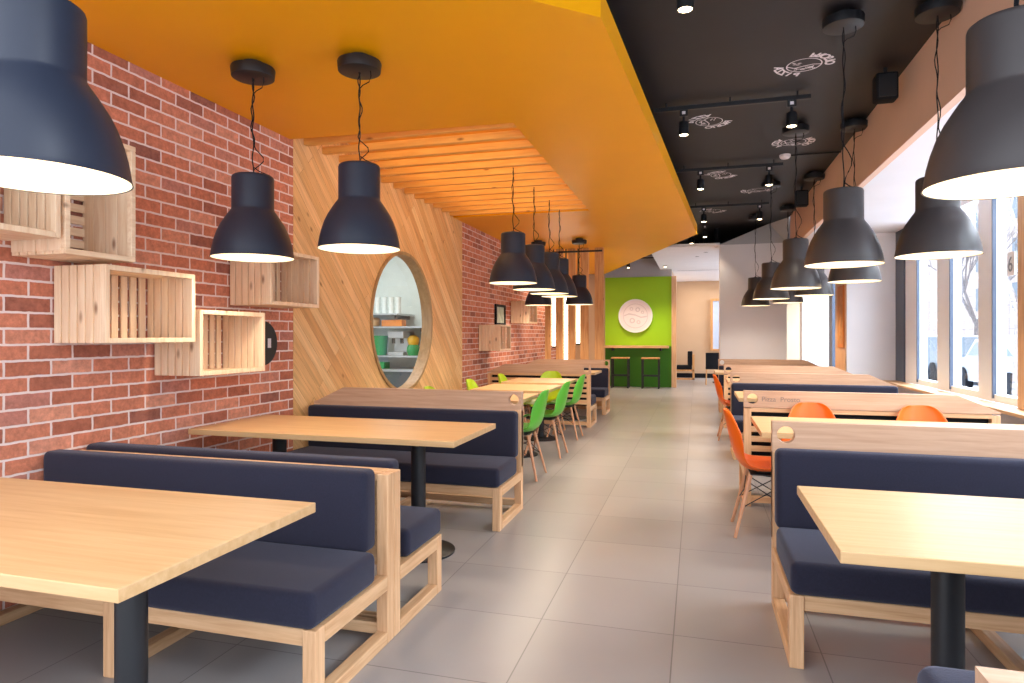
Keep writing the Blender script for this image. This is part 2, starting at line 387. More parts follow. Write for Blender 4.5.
# ceilings
struct('ceiling', MB().box(-3.22, 1.52, 0.5, 17.2, ZB, ZB + 0.1), M['blackceil'])
struct('ceiling_window_side', MB().box(1.58, RX + 0.2, 0.5, 20, ZW, ZW + 0.08), M['white'])
struct('wall_bulkhead', MB().box(1.52, 1.58, 0.5, 11.9, ZW, ZB + 0.1), M['beige'])
struct('wall_light_stop', MB().box(1.59, 1.66, 11.9, 20, ZW + 0.08, ZB + 0.1).box(-0.5, 1.6, 17.4, 17.5, 3.0, ZB + 0.1), M['greywall'])  # boxes added to stop outside light leaking in above the side ceiling
# yellow lowered ceiling with an opening for the slats
op = [(WX, 8.1), (-1.30, 8.1), (-1.30, 4.60), (WX, 4.50)]
outer = [(WX, 0.87), (-0.455, 3.19), (0.0, 10.45), (-2.25, 16.6), (WX, 16.6)] + op
sof = struct('ceiling_soffit', MB().holed(outer, [], lambda a, b: (a, b, ZY), (0, 0, 0.15)), M['yellow'])
ins = [(WX, 1.25), (-0.75, 3.3), (-0.3, 10.1), (-2.4, 16.0), (WX, 16.0)] + op
MB().holed(ins, [], lambda a, b: (a, b, ZY + 0.15), (0, 0, 0.33)).obj('upstand', M['blackceil'], sof)
MB().box(WX, -1.30, 4.5, 8.1, ZY + 0.22, ZY + 0.24).obj('recess', M['yellow'], sof)
nb = 13
for i in range(nb):
    y = 4.70 + i * (7.98 - 4.70) / (nb - 1)
    MB().box(WX + 0.005, -1.302, y - 0.024, y + 0.024, ZY + 0.004, ZY + 0.062, 0.004).obj('beam', M['pine_x'], sof)
# far wall, green, and passage
struct('wall_far', MB().box(WX, -2.3, 17.0, 17.1, 0, ZB), M['tan'])
struct('wall_far_green', MB().box(-2.3, -0.62, 16.95, 17.1, 1.04, 2.82), M['green'])
struct('wall_far_lower', MB().box(-2.3, -0.62, 16.95, 17.1, 0, 1.04), M['darkgreen'])
struct('wall_far_upper', MB().box(-2.3, -0.62, 16.97, 17.1, 2.82, ZB), M['greywall'])
struct('trim_1', MB().box(-0.62, -0.5, 16.9, 17.12, 0, 2.82, 0.005), M['ash_z'])
struct('wall_passage_left', MB().box(-0.7, -0.62, 17.12, 21, 0, 3.0), M['tan'])
struct('wall_passage_end', MB().box(-0.7, 1.6, 21, 21.1, 0, 3.0), M['tan'])
struct('baseboard_passage', MB().box(-0.62, 1.6, 20.97, 21, 0, 0.14), M['blackmatt'])
struct('ceiling_passage', MB().box(-0.9, 1.6, 13.2, 21, 3.0, 3.05).box(-0.9, 0.41, 12.7, 13.2, 3.0, 3.05), M['white'])
struct('wall_box', MB().box(0.41, 1.56, 12.65, 13.2, 0, 3.0), M['white'])
h = MB()
V0, V1, V2, V3, T1, T0 = (-0.76, 17.4, 3.0), (0.41, 12.645, 3.0), (1.56, 12.645, 3.0), (1.52, 12.0, ZB), (1.25, 12.645, ZB), (-0.1, 17.1, ZB)
h.poly([V0, V1, T1, T0]); h.poly([V1, V2, V3, T1])
struct('ceiling_slope', h, M['greywall'])
w = struct('window_2', MB().box(0.40, 0.47, 20.93, 20.99, 0.85, 2.45).box(0.74, 0.80, 20.93, 20.99, 0.85, 2.45).box(0.47, 0.74, 20.93, 20.99, 2.38, 2.45).box(0.47, 0.74, 20.93, 20.99, 0.85, 0.9), M['plank'])
MB().box(0.47, 0.74, 20.96, 20.98, 0.9, 2.38).obj('pane', noise_plain('bright_pane', (190, 208, 240), emit=(190, 208, 240), estr=0.06), w)
# white pier by the windows
struct('wall_pier', MB().box(2.09, RX, 10.4, 11.14, 0, ZW), M['white'])
struct('trim_2', MB().box(2.075, 2.09, 10.42, 11.14, 0, ZW), M['ash_z'])
struct('wall_end_right', MB().box(1.56, RX + 0.2, 19.3, 19.4, 0, ZW), M['tan'])
struct('trim_3', MB().box(1.7, 2.5, 17.8, 18.0, 0, ZW), M['tan'])

# window wall on the right -------------------------------------------------
struct('wall_right', MB().box(RX, RX + 0.22, -1.5, 10.4, 0, 0.655), M['white'])
struct('trim_4', MB().box(RX - 0.2, RX + 0.02, -1.5, 10.38, 0.655, 0.685, 0.004), M['ash_y'])
struct('wall_right_far', MB().box(RX, RX + 0.2, 10.4, 11.2, 0, ZW), M['white'])
mull = [(10.40, 10.02, 'd'), (10.02, 9.54, 'w'), (8.80, 8.40, 'w'), (7.63, 7.30, 'w'), (6.69, 6.45, 'p'), (5.6, 5.3, 'w'), (4.3, 4.0, 'w'), (3.0, 2.7, 'w'), (1.7, 1.4, 'w'), (0.4, 0.1, 'w')]
k = 3
for i in range(len(mull)):
    a, b_, t = mull[i]
    if t == 'p':
        struct('trim_5', MB().box(RX - 0.02, RX + 0.14, 6.45, 6.69, 0.685, ZW, 0.004), M['ash_z']); 
    lo = mull[i + 1][0] if i + 1 < len(mull) else -1.5
    if t == 'd':
        fr = MB().box(RX + 0.0, RX + 0.12, b_, a, 0.685, ZW); m_ = M['darkframe']
        struct('trim_6', fr, m_); continue
    fr = MB().box(RX + 0.02, RX + 0.14, b_, a, 0.685, ZW, 0.006)
    fr.box(RX + 0.03, RX + 0.13, lo, b_, 0.685, 0.76, 0.004).box(RX + 0.03, RX + 0.13, lo, b_, ZW - 0.07, ZW, 0.004)
    fo = struct('window_%d' % k, fr, M['whiteframe']); k += 1
    MB().box(RX + 0.015, RX + 0.05, b_ - 0.018, b_, 0.72, ZW - 0.04).obj('gasket', M['darkframe'], fo)
    MB().box(RX + 0.088, RX + 0.092, lo, b_, 0.74, ZW - 0.05).obj('pane', M['glass'], fo)
# far glazed door
d = struct('door_1', MB().box(RX, RX + 0.1, 11.2, 14.3, 0, ZW).box(RX, RX + 0.1, 14.3, 19.3, 2.5, ZW).box(RX, RX + 0.1, 18.9, 19.3, 0, 2.5), M['whiteframe'])
MB().box(RX - 0.03, RX + 0.06, 14.75, 15.1, 0, 2.55).box(RX - 0.03, RX + 0.06, 14.55, 18.9, 2.47, 2.52).obj('door_frame', M['darkframe'], d)
MB().box(RX + 0.05, RX + 0.06, 14.55, 18.9, 0, 2.47).obj('pane', M['glass'], d)

# ------------------------------------------------------------------ benches
def bench(x0, x1, yr, sgn, label, D=0.6, back='panel', cham=None, group=None, text=False, mids=1, zt=0.898, ct=0.165, cz=None, pin=0.0):
    if cz is None: cz = 0.757 if x0 < -1 else 0.785
    cx = (x0 + x1) / 2; h = (x1 - x0) / 2
    e = empty('booth_bench', (cx, yr, 0), label, 'bench', group)
    def Y(a, b): return (a, b) if sgn > 0 else (-b, -a)
    ztop = 0.728 if back == 'low' else 0.76
    if back == 'slat': mids = 0
    xs = [-h, h - 0.055] + [-h + (2 * h - 0.055) * (i + 1) / (mids + 1) for i in range(mids)]
    for x in xs:
        MB().box(x, x + 0.055, *Y(D - 0.06, D), 0, 0.293, 0.004).obj('leg', M['ash_z'], e)
        MB().box(x, x + 0.055, *Y(0.0, 0.06), 0, ztop, 0.004).obj('rear_post', M['ash_z'], e)
        MB().box(x, x + 0.055, *Y(0.06, D - 0.06), 0.23, 0.293, 0.004).obj('side_rail', M['ash_y'], e)
        MB().box(x, x + 0.055, *Y(0.06, D - 0.06), 0.0, 0.05, 0.004).obj('floor_rail', M['ash_y'], e)
    MB().box(-h + 0.055, h - 0.055, *Y(D - 0.05, D - 0.01), 0.23, 0.291, 0.003).obj('front_rail', M['ash_x'], e)
    MB().box(-h + 0.055, h - 0.055, *Y(0.01, 0.05), 0.03, 0.08, 0.003).obj('rear_rail', M['ash_x'], e)
    MB().box(-h + 0.004, h - 0.004, *Y(0.15, D + 0.015), 0.294, 0.428, 0.03, 4).obj('seat_cushion', M['fabric'], e, 50)
    MB().box(-h + 0.006, h - (0.05 if back == 'low' else 0.016), *Y(0.062, ct), 0.41, cz, 0.028, 4).obj('back_cushion', M['fabric'], e, 50)
    if back == 'low':
        MB().box(-h + 0.055, h - 0.055, *Y(0.0, 0.06), 0.698, 0.729, 0.003).obj('top_rail', M['ash_x'], e)
        MB().box(-h + 0.055, h - 0.055, *Y(0.02, 0.045), 0.33, 0.698).obj('back_board', M['ash_x'], e)
    else:
        zb = 0.77 if back == 'slat' else 0.33
        # hole on the aisle side, sloped corner on the wall side
        a = h if cham == 'left' else -h; c = -a; s = 1 if cham == 'left' else -1; a += s * -pin
        if zb > 0.7: o2 = [(a, zb), (a, zt), (c + s * 0.27, zt), (c, zt - 0.115), (c, zb)]
        else: o2 = [(a, zb), (a, zt), (c + s * 0.27, zt), (c + s * 0.03, zt - 0.11), (c, zt - 0.115), (c, zb)]
        ya, yb = Y(-0.006, 0.05)
        MB().holed(o2, [circle(a - s * 0.062, zt - 0.062, 0.041, 28)], lambda p, q: (p, ya, q), (0, yb - ya, 0)).obj('back_panel', M['panel'], e, 30)
        if back == 'slat':
            for za, zb2 in [(0.735, 0.768), (0.655, 0.70), (0.58, 0.622), (0.505, 0.547), (0.43, 0.472), (0.33, 0.395)]:
                MB().box(-h + 0.052, h - 0.052, *Y(0.0, 0.03), za, zb2, 0.002).obj('slat', M['ash_x'], e)
            MB().box(-h + 0.06, h - 0.06, *Y(0.045, 0.06), 0.36, 0.75).obj('backing', M['blackmatt'], e)
        if text:
            yf = min(ya, yb) - 0.0015
            for w_, dx in (('Pizza', 0.128), ('Prosto', 0.262)):
                t = text_mesh(w_, 0.052, M['greyprint']); t.name = 'lettering'; t.parent = e
                t.rotation_euler = (PI / 2, 0, 0); t.location = (-h + dx, yf, zt - 0.078)
    return e

def text_mesh(s, size, mat, name='lettering', bold=0.0):
    cu = bpy.data.curves.new('txt', 'FONT'); cu.body = s; cu.size = size; cu.extrude = 0.0006; cu.offset = bold
    ob = bpy.data.objects.new('txt', cu); COL.objects.link(ob)
    dg = bpy.context.evaluated_depsgraph_get()
    me = bpy.data.meshes.new_from_object(ob.evaluated_get(dg))
    bpy.data.objects.remove(ob); bpy.data.curves.remove(cu)
    me.name = name; me.materials.clear(); me.materials.append(mat)
    o = bpy.data.objects.new(name, me); COL.objects.link(o)
    return o

LG = 'navy cushioned benches along the brick wall'; RG = 'navy cushioned benches along the windows'
bench(-3.11, -1.28, 2.605, -1, 'nearest navy cushioned bench on the left, its seat facing the camera behind the closest table', D=0.61, back='low', group=LG)
bench(-3.11, -1.28, 2.61, 1, 'navy bench on the left standing back to back with the nearest one, seat facing away', D=0.55, back='low', group=LG)
bench(-3.07, -1.28, 4.81, -1, 'navy bench with tall solid wood panel in front of the diagonal boards and green chairs', D=0.61, cham='left', group=LG)
bench(-3.02, -1.47, 9.27, 1, 'left bench with slatted wooden back just beyond the row of green chairs', D=0.6, back='slat', cham='left', group=LG)
bench(-3.02, -1.46, 11.38, -1, 'farthest navy bench on the left, against the vertical plank screen', D=0.6, cham='left', group=LG)
bench(0.355, 2.07, 1.075, 1, 'bench at the bottom right corner, only its back top showing', D=0.6, cham='right', group=RG, zt=0.835, ct=0.205, cz=0.768, pin=0.045)
bench(0.355, 2.07, 3.46, -1, 'big navy bench on the right with round hole in its panel, behind the near table', D=0.66, cham='right', group=RG, zt=0.906)
bench(0.35, 2.06, 5.35, 1, 'slatted back bench with grey lettering on its panel behind the orange chairs', D=0.6, back='slat', cham='right', group=RG, text=True)
bench(0.37, 2.07, 7.9, -1, 'navy bench just beyond the lettered slatted bench, its cushion top a blue strip', D=0.6, cham='right', group=RG)
bench(0.37, 2.07, 9.75, 1, 'second slatted back bench on the right, beyond the farther orange chair', D=0.6, back='slat', cham='right', group=RG)
bench(0.37, 2.07, 12.3, -1, 'farthest bench on the right, directly in front of the white box wall', D=0.6, cham='right', group=RG)

# ------------------------------------------------------------------ tables
def table(x0, x1, y0, y1, label, n=2, round_=True, group='light wood tables', ins=0.38, th=0.034):
    cx, cy = (x0 + x1) / 2, (y0 + y1) / 2
    e = empty('dining_table', (cx, cy, 0), label, 'table', group)
    hx, hy = (x1 - x0) / 2, (y1 - y0) / 2
    MB().box(-hx, hx, -hy, hy, 0.75 - th, 0.75, 0.003, 2).obj('tabletop', M['laminate'], e)
    for x in ([-hx + ins, hx - ins] if n == 2 else [0]):
        if round_: MB().cyl((x, 0, 0.018), (x, 0, 0.74 - th), 0.045, n=24).obj('column', M['black'], e, 40)
        else: MB().box(x - 0.05, x + 0.05, -0.05, 0.05, 0.018, 0.74 - th, 0.006).obj('column', M['black'], e)
        MB().lathe([(0, 0.03), (0.06, 0.03), (0.2, 0.018), (0.225, 0.01), (0.225, 0), (0, 0)], (x, 0, 0), 36).obj('base', M['black'], e, 40)
        MB().box(x - 0.16, x + 0.16, -0.16, 0.16, 0.738 - th, 0.75 - th).obj('top_plate', M['black'], e)
table(-3.02, -1.27, 1.18, 1.98, 'nearest light wood table, at the lower left corner in front of a navy bench')
table(-3.02, -1.27, 3.31, 4.075, 'second light wood table on the left, reaching the brick wall between two navy benches')
table(0.37, 2.1, 1.92, 2.71, 'nearest light wood table on the right, at the lower right edge')
table(0.37, 2.1, 4.14, 4.95, 'light wood table with orange chairs in front of the lettered slatted bench')
table(0.37, 2.1, 6.33, 7.1, 'light wood table just behind the lettered slatted bench')
table(0.37, 2.1, 8.43, 9.2, 'light wood table beside the farther orange chair')
table(0.27, 2.0, 10.55, 11.35, 'farthest light wood table on the right, before the white box wall')
table(-2.33, -1.51, 5.5, 6.27, 'small table of the green chairs, nearest, mostly hidden behind tall bench panel', n=1, group='small tables with green chairs')
table(-2.33, -1.51, 6.55, 7.41, 'middle one of the three small tables with green chairs', n=1, group='small tables with green chairs')
table(-2.33, -1.53, 7.69, 8.55, 'farthest of the three small tables with green chairs, near the slatted bench', n=1, group='small tables with green chairs')
table(-2.95, -1.5, 9.93, 10.65, 'light wood table on the left beyond the slatted bench')

# ------------------------------------------------------------------ shell chairs
def make_chair(mat):
    e = empty('shell_chair', (0, 0, 0))
    prof = [(0.225, 0.418, .185), (0.215, 0.437, .205), (0.17, 0.445, .222), (0.08, 0.432, .23), (-0.02, 0.424, .232), (-0.10, 0.428, .228), (-0.155, 0.455, .222),
            (-0.19, 0.51, .216), (-0.212, 0.58, .203), (-0.23, 0.66, .182), (-0.245, 0.73, .157), (-0.256, 0.785, .132), (-0.262, 0.812, .100), (-0.264, 0.822, .06)]
    m = MB(); NS = 14; rows = []
    for i, (x, z, hw) in enumerate(prof):
        t = i / (len(prof) - 1); row = []
        for k in range(NS + 1):
            s = -1 + 2 * k / NS; up = abs(s) ** 2.6
            seat = max(0.0, 1 - t / 0.45); bk = max(0.0, min(1, (t - 0.35) / 0.3))
            lift = 0.055 * up * math.sin(min(1, max(0, (t + .02) / 0.5)) * PI * .5) * (1 - bk)
            fwd = 0.075 * up * bk * (1 - 0.75 * max(0, (t - 0.7) / 0.3))
            row.append(m.bm.verts.new((x + fwd, s * hw, z + lift + 0.02 * up * bk * (1 if t < .7 else 0))))
        rows.append(row)
    for A, B in zip(rows, rows[1:]):
        for k in range(NS): m.bm.faces.new((A[k], A[k + 1], B[k + 1], B[k]))
    o = m.obj('shell', mat, e)
    for p in o.data.polygons: p.use_smooth = True
    so = o.modifiers.new('thickness', 'SOLIDIFY'); so.thickness = 0.009; so.offset = 0
    ss = o.modifiers.new('smooth', 'SUBSURF'); ss.levels = 1; ss.render_levels = 1
    ends = []
    for sx in (1, -1):
        for sy in (1, -1):
            t = Vector((0.10 * sx + 0.0, 0.12 * sy, 0.405)); b = Vector((0.20 * sx, 0.195 * sy, 0))
            MB().cyl(b, t, 0.0105, 0.0155, 12).obj('leg', M['dowel'], e, 60); ends.append((t, b))
    m = MB()
    for i, j in ((0, 1), (1, 3), (3, 2), (2, 0)):
        (t1, b1), (t2, b2) = ends[i], ends[j]
        m.cyl(t1 + (b1 - t1) * 0.12, t2 + (b2 - t2) * 0.52, 0.0035, n=6); m.cyl(t2 + (b2 - t2) * 0.12, t1 + (b1 - t1) * 0.52, 0.0035, n=6)
    m.box(-0.1, 0.1, -0.12, 0.12, 0.402, 0.41); m.cyl((0, 0, 0.405), (0, 0, 0.424), 0.07, n=10)
    m.obj('wire_brace', M['black'], e)
    return e
protos = {}
def chair(x, y, rz, mk, label, group):
    if mk not in protos: e = protos[mk] = make_chair(M[mk])
    else: e = copy_tree(protos[mk])
    e.location = (x, y, 0); e.rotation_euler = (0, 0, rz); tag(e, label, 'chair', group)
GA = 'green chairs on the aisle side'; GW = 'green chairs on the wall side, coloured as lit'; GO = 'orange shell chairs'
chair(-1.60, 5.93, PI, 'chairgreen', 'nearest of the three green shell chairs along the aisle', GA)
chair(-1.61, 7.05, PI, 'chairgreen', 'middle one of the three green shell chairs along the aisle', GA)
chair(-1.65, 8.31, PI, 'chairgreen', 'farthest of the three green shell chairs along the aisle, by the slatted bench', GA)
chair(-2.32, 5.95, 0, 'lime', 'lime-lit green chair nearest the camera on the wall side, its tip above the tall bench panel', GW)
chair(-2.28, 7.05, 0, 'lime', 'lime-lit green chair on the wall side of the middle small table', GW)
chair(-2.24, 8.15, 0, 'lime', 'lime-lit green chair on the wall side of the farthest small table', GW)
chair(-1.97, 8.74, -PI / 2, 'lime', 'lime-lit green chair with its back to the slatted bench, facing the camera', GW)
chair(0.44, 4.69, 0, 'orange', 'orange shell chair on the aisle side, nearest, seen from the side with wooden legs', GO)
chair(0.82, 5.075, -PI / 2, 'orange', 'orange chair behind the table, left one of two below the grey lettering', GO)
chair(1.54, 5.075, -PI / 2, 'orange', 'orange chair behind the table, right one of two, nearer the windows', GO)
chair(0.46, 8.75, 0, 'orange', 'farther orange chair standing at the aisle beyond the lettered bench', GO)

# ------------------------------------------------------------------ pendant lamps
def shade_profile():
    return [(0.228, 0.0), (0.2265, 0.004), (0.2245, 0.012), (0.222, 0.03), (0.216, 0.065), (0.206, 0.105), (0.191, 0.15), (0.172, 0.19), (0.151, 0.224), (0.134, 0.250), (0.122, 0.266), (0.1165, 0.276), (0.115, 0.282), (0.115, 0.455), (0.112, 0.465), (0.104, 0.471), (0, 0.471)]
def make_pendant(zrim, zceil, canopy=True, loops=True, seed=0, enamel='shade'):
    rnd = random.Random(seed)
    e = empty('pendant_lamp', (0, 0, 0))
    p = shade_profile()
    shade = MB().lathe(p, (0, 0, zrim), 56).obj('lamp_shade', M[enamel], e, 40)
    q = [(r - 0.004 if r > 0.12 else r - 0.012, z + 0.0015) for r, z in p[:13]] + [(0.10, 0.29), (0, 0.292)]
    MB().lathe(q, (0, 0, zrim), 56).obj('shade_lining', M['lining'], shade, 60)
    MB().lathe([(0, 0.07), (0.035, 0.08), (0.052, 0.115), (0.045, 0.155), (0.02, 0.2), (0.02, 0.28)], (0, 0, zrim), 20).obj('bulb', M['bulb'], shade, 60)
    zt = zrim + 0.471; zc = zceil - (0.088 if canopy else 0.0)
    if canopy: MB().lathe([(0, zceil), (0.06, zceil), (0.06, zceil - 0.028), (0.119, zceil - 0.03), (0.122, zceil - 0.038), (0.117, zceil - 0.084), (0.11, zceil - 0.088), (0, zceil - 0.088)], n=40).obj('canopy', M['black'], e, 40)
    n = 26; m = MB(); pts = []; pts2 = []
    for i in range(n + 1):
        t = i / n; z = zt + (zc - zt) * t
        w = math.sin(t * PI)
        pts.append((0.004 * math.sin(t * 22), 0.004 * math.cos(t * 22), z))
        bulge = 0.05 * math.exp(-((t - 0.14) / 0.1) ** 2) * w * 2 if loops else 0
        pts2.append((0.006 * math.sin(t * 30 + 2) + bulge + 0.012 * w * math.sin(t * 9 + seed), 0.006 * math.cos(t * 30 + 2) + bulge * 0.4, z))
    m.tube(pts, 0.0035); m.tube(pts2, 0.0032)
    m.cyl((0, 0, zt - 0.002), (0, 0, zt + 0.018), 0.016, n=10)
    if loops: m.tube([(0.006, 0.004, zt + 0.05), (0.03, 0.01, zt + 0.03), (0.07, 0.02, zt + 0.012), (0.095, 0.02, zt + 0.002)], 0.0032)
    if canopy and loops: m.tube([(0.004, 0, zc - 0.09), (0.02, 0, zc - 0.075), (0.06, 0.0, zc - 0.06), (0.072, 0, zc - 0.03), (0.07, 0, zc + 0.003)], 0.003)
    m.obj('cord', M['blackmatt'], e)
    return e
def lamp_light(x, y, z, watts):
    l = bpy.data.lights.new('lamp_light', 'SPOT'); l.energy = watts; l.color = (1.0, 0.86, 0.68); l.shadow_soft_size = 0.06
    l.spot_size = math.radians(150); l.spot_blend = 0.6
    o = bpy.data.objects.new('lamp_light', l); COL.objects.link(o); o.location = (x, y, z + 0.05)
def pendants(lst, group):
    for i, (x, y, zr, zc, can, lab, watts) in enumerate(lst):
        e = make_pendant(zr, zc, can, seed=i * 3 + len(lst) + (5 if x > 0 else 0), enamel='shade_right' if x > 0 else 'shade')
        e.location = (x, y, 0); tag(e, lab, 'pendant lamp', group)
        lamp_light(x, y, zr, 11 if y < 2.5 else (22 if y < 5 else 34))
WT = 26
pendants([
    (-1.725, 1.345, 1.757, ZY, True, 'huge black pendant lamp cropped by the upper left corner', WT),
    (-2.45, 3.18, 1.77, ZY, True, 'black pendant lamp with twisted cord hanging in front of the brick wall', WT),
    (-1.82, 3.27, 1.81, ZY, True, 'black pendant lamp hanging in front of the diagonal boards and round window', WT),
    (-1.66, 5.87, 1.815, ZY + 0.01, False, 'first and largest pendant of the row below the wooden ceiling slats', WT),
    (-1.665, 6.7, 1.81, ZY + 0.01, False, 'second pendant of the row below the wooden ceiling slats', WT),
    (-1.655, 7.4, 1.81, ZY + 0.01, False, 'third pendant of the row below the wooden ceiling slats', WT),
    (-1.655, 7.98, 1.81, ZY + 0.01, False, 'fourth and last pendant of the row below the wooden ceiling slats', WT),
    (-2.52, 10.45, 1.82, ZY, True, 'far pendant lamp partly hidden behind the row, by the wall crates', WT),
    (-1.83, 10.4, 1.82, ZY, True, 'farthest pendant on the left in front of the vertical planks, with its canopy in view', WT),
], 'black pendant lamps over the left tables')
pendants([
    (0.88, 2.2, 1.765, ZB, True, 'big black pendant lamp cropped by the upper right edge', WT),
    (1.40, 4.49, 1.81, ZB, True, 'black pendant lamp hanging in front of the windows at right', WT),
    (0.885, 4.5, 1.77, ZB, True, 'black pendant lamp with its round canopy in view on the black ceiling', WT),
    (1.42, 6.75, 1.83, ZB, True, 'black pendant lamp half hidden behind the canopy lamp, before the white pier', WT),
    (0.91, 6.74, 1.775, ZB, True, 'third lamp of the inner right row, before the white box wall', WT),
    (1.40, 8.8, 1.82, ZB, True, 'lamp of the outer right row seen between two bigger shades, before the glazed door', WT),
    (0.93, 9.1, 1.80, ZB, True, 'fourth lamp of the inner right row', WT),
    (1.36, 10.9, 1.83, ZB, True, 'small far lamp low behind the inner right row', WT),
    (0.94, 11.6, 1.82, ZB, True, 'farthest and smallest lamp of the inner right row', WT),
], 'black pendant lamps over the right tables')

# ------------------------------------------------------------------ wall crates
def make_crate():
    """landscape crate, back on the wall (x=0), opening towards +x; 0.58 wide (y), 0.38 high (z), 0.33 deep (x)"""
    e = empty('wall_crate', (0, 0, 0)); D, W, H = 0.33, 0.29, 0.19
    for s in (-1, 1):
        m = MB(); n = 6; w = (D - 0.03) / n
        for i in range(n):
            a, b = (s * W, s * (W - 0.016))
            m.box(i * w + 0.009, (i + 1) * w, min(a, b), max(a, b), -H, H, 0.0025)
        m.obj('side_panel', M['pine_z'], e)
    m = MB(); n = 9; w = 2 * (W - 0.016) / n
    for i in range(n): m.box(0.004, 0.018, -W + 0.016 + i * w, -W + 0.016 + (i + 1) * w - 0.02, -H + 0.016, H - 0.016, 0.002)
    m.obj('back_panel', M['pine_z'], e)
    for s in (-1, 1):
        m = MB()
        a, b = s * H, s * (H - 0.016)
        for i in range(4): m.box(i * 0.075 + 0.004, (i + 1) * 0.075, -W + 0.016, W - 0.016, min(a, b), max(a, b), 0.002)
        m.obj('top_panel' if s > 0 else 'bottom_panel', M['pine_y'], e)
    m = MB(); f = 0.026
    m.box(D - 0.03, D, -W, -W + f, -H, H, 0.003).box(D - 0.03, D, W - f, W, -H, H, 0.003)
    m.box(D - 0.03, D, -W + f, W - f, H - f, H, 0.003).box(D - 0.03, D, -W + f, W - f, -H, -H + f, 0.003)
    m.obj('front_frame', M['pine_z'], e)
    return e
crates = [(1.94, 1.95, 0, 'pine wall crate cut by the left picture edge under the big lamp'),
          (2.44, 1.985, 1, 'upright pine crate under the big lamp with horizontal slats inside'),
          (2.745, 1.48, 0, 'long pine wall crate in the middle of the near group'),
          (3.36, 1.285, 0, 'lowest pine wall crate of the near group, beside the black wall disc'),
          (3.995, 1.722, 0, 'pine wall crate behind the twisted cord lamp beside the diagonal boards'),
          (9.21, 1.29, 0, 'far pine crate hung low on the distant brick wall'),
          (10.9, 1.72, 0, 'far pine crate hung high on the distant brick wall by the planks')]
c0 = make_crate()
for i, (y, z, up, lab) in enumerate(crates):
    c = c0 if i == 0 else copy_tree(c0)
    c.location = (WX + 0.002, y * KW, EYE + (z - EYE) * KW); c.scale = (KW, KW, KW); c.rotation_euler = (PI / 2 if up else 0, 0, 0)
    tag(c, lab, 'crate', 'pine crates hung on the brick wall')

# black disc on the wall
e = empty('wall_disc', (WX, 4.128, 1.269), 'black round disc on the brick wall beside the lowest crate', 'wall disc')
m = MB(); m.cyl((0, 0, 0), (0.03, 0, 0), 0.165, n=40); m.obj('disc', M['black'], e, 40)
MB().box(0.03, 0.034, 0.05, 0.085, -0.035, 0.035).obj('white_tag', M['decal'], e)
# framed print on the far brick
e = empty('framed_print', (WX, 10.2, 1.657), 'small dark framed pale green print on the far brick wall', 'picture')
MB().holed([(-0.27, -0.17), (0.27, -0.17), (0.27, 0.17), (-0.27, 0.17)], [[(-0.22, -0.13), (0.22, -0.13), (0.22, 0.13), (-0.22, 0.13)]], lambda a, b: (0.002, a, b), (0.03, 0, 0)).obj('frame', M['blackmatt'], e)
MB().box(0.006, 0.016, -0.22, 0.22, -0.13, 0.13).obj('print', M['art'], e)

# ------------------------------------------------------------------ plank screen with light tubes
e = empty('plank_screen', (-2.2, 11.6, 0), 'screen of spaced vertical planks under the yellow ceiling', 'screen')
def scrx(px): 
    u = (px - 512) / FPX; c, s = math.cos(YAW), math.sin(YAW)
    return 11.6 * (u * c - s) / (c + u * s)
for a, b in ((-2.67, -2.562), (-2.467, -2.335), (-2.241, -2.112), (-2.018, -1.87), (-1.759, -1.60)):
    MB().box(a + 2.2, b + 2.2, -0.02, 0.02, 0, ZY, 0.003).obj('plank', M['plank'], e)
MB().box(-2.67 + 2.2, -1.62 + 2.2, -0.06, -0.03, 2.815, 2.845).obj('top_bar', M['black'], e)
MB().box(-2.66 + 2.2, -1.62 + 2.2, 0.02, 0.05, 0.02, 0.12).obj('bottom_rail', M['plank'], e)
tubes = [(-2.514, 1.1, 'left glowing vertical light tube between the planks'), (-2.288, 0.6, 'middle glowing vertical light tube between the planks'), (-2.065, 1.15, 'right glowing vertical light tube between the planks, shortest')]
for x, z0, lab in tubes:
    e = empty('light_tube', (x, 11.62, z0), lab, 'light', 'light tubes in the plank screen')
    MB().cyl((0, 0, 0.03), (0, 0, 2.4 - z0), 0.032, n=16).obj('tube', M['tube'], e, 40)
    MB().cyl((0, 0, 0), (0, 0, 0.03), 0.036, n=16).cyl((0, 0, 2.4 - z0), (0, 0, ZY - z0), 0.012, n=8).obj('fitting', M['black'], e, 40)

# ------------------------------------------------------------------ far end: bar shelf, stools, disc, passage seat
e = empty('bar_counter', (-1.48, 16.95, 0), 'pale wood bar shelf across the green wall', 'counter')
MB().box(-0.8, 0.8, -0.38, 0, 1.0, 1.06, 0.004).obj('countertop', M['ash_x'], e)
for x in (-0.6, 0.6): MB().box(x - 0.02, x + 0.02, -0.3, 0, 0.93, 1.0).obj('bracket', M['black'], e)
def make_stool():
    e = empty('bar_stool', (0, 0, 0))
    MB().box(-0.22, 0.22, -0.17, 0.17, 0.735, 0.77, 0.005).obj('seat', M['plank'], e)
    for sx in (-1, 1):
        for sy in (-1, 1): MB().box(sx * 0.2 - 0.018, sx * 0.2 + 0.018, sy * 0.15 - 0.018, sy * 0.15 + 0.018, 0, 0.735).obj('leg', M['black'], e)
    m = MB()
    for sy in (-1, 1): m.box(-0.2, 0.2, sy * 0.15 - 0.012, sy * 0.15 + 0.012, 0.30, 0.33)
    for sx in (-1, 1): m.box(sx * 0.2 - 0.012, sx * 0.2 + 0.012, -0.15, 0.15, 0.30, 0.33)
    m.obj('footrest', M['black'], e)
    return e
s0 = make_stool()
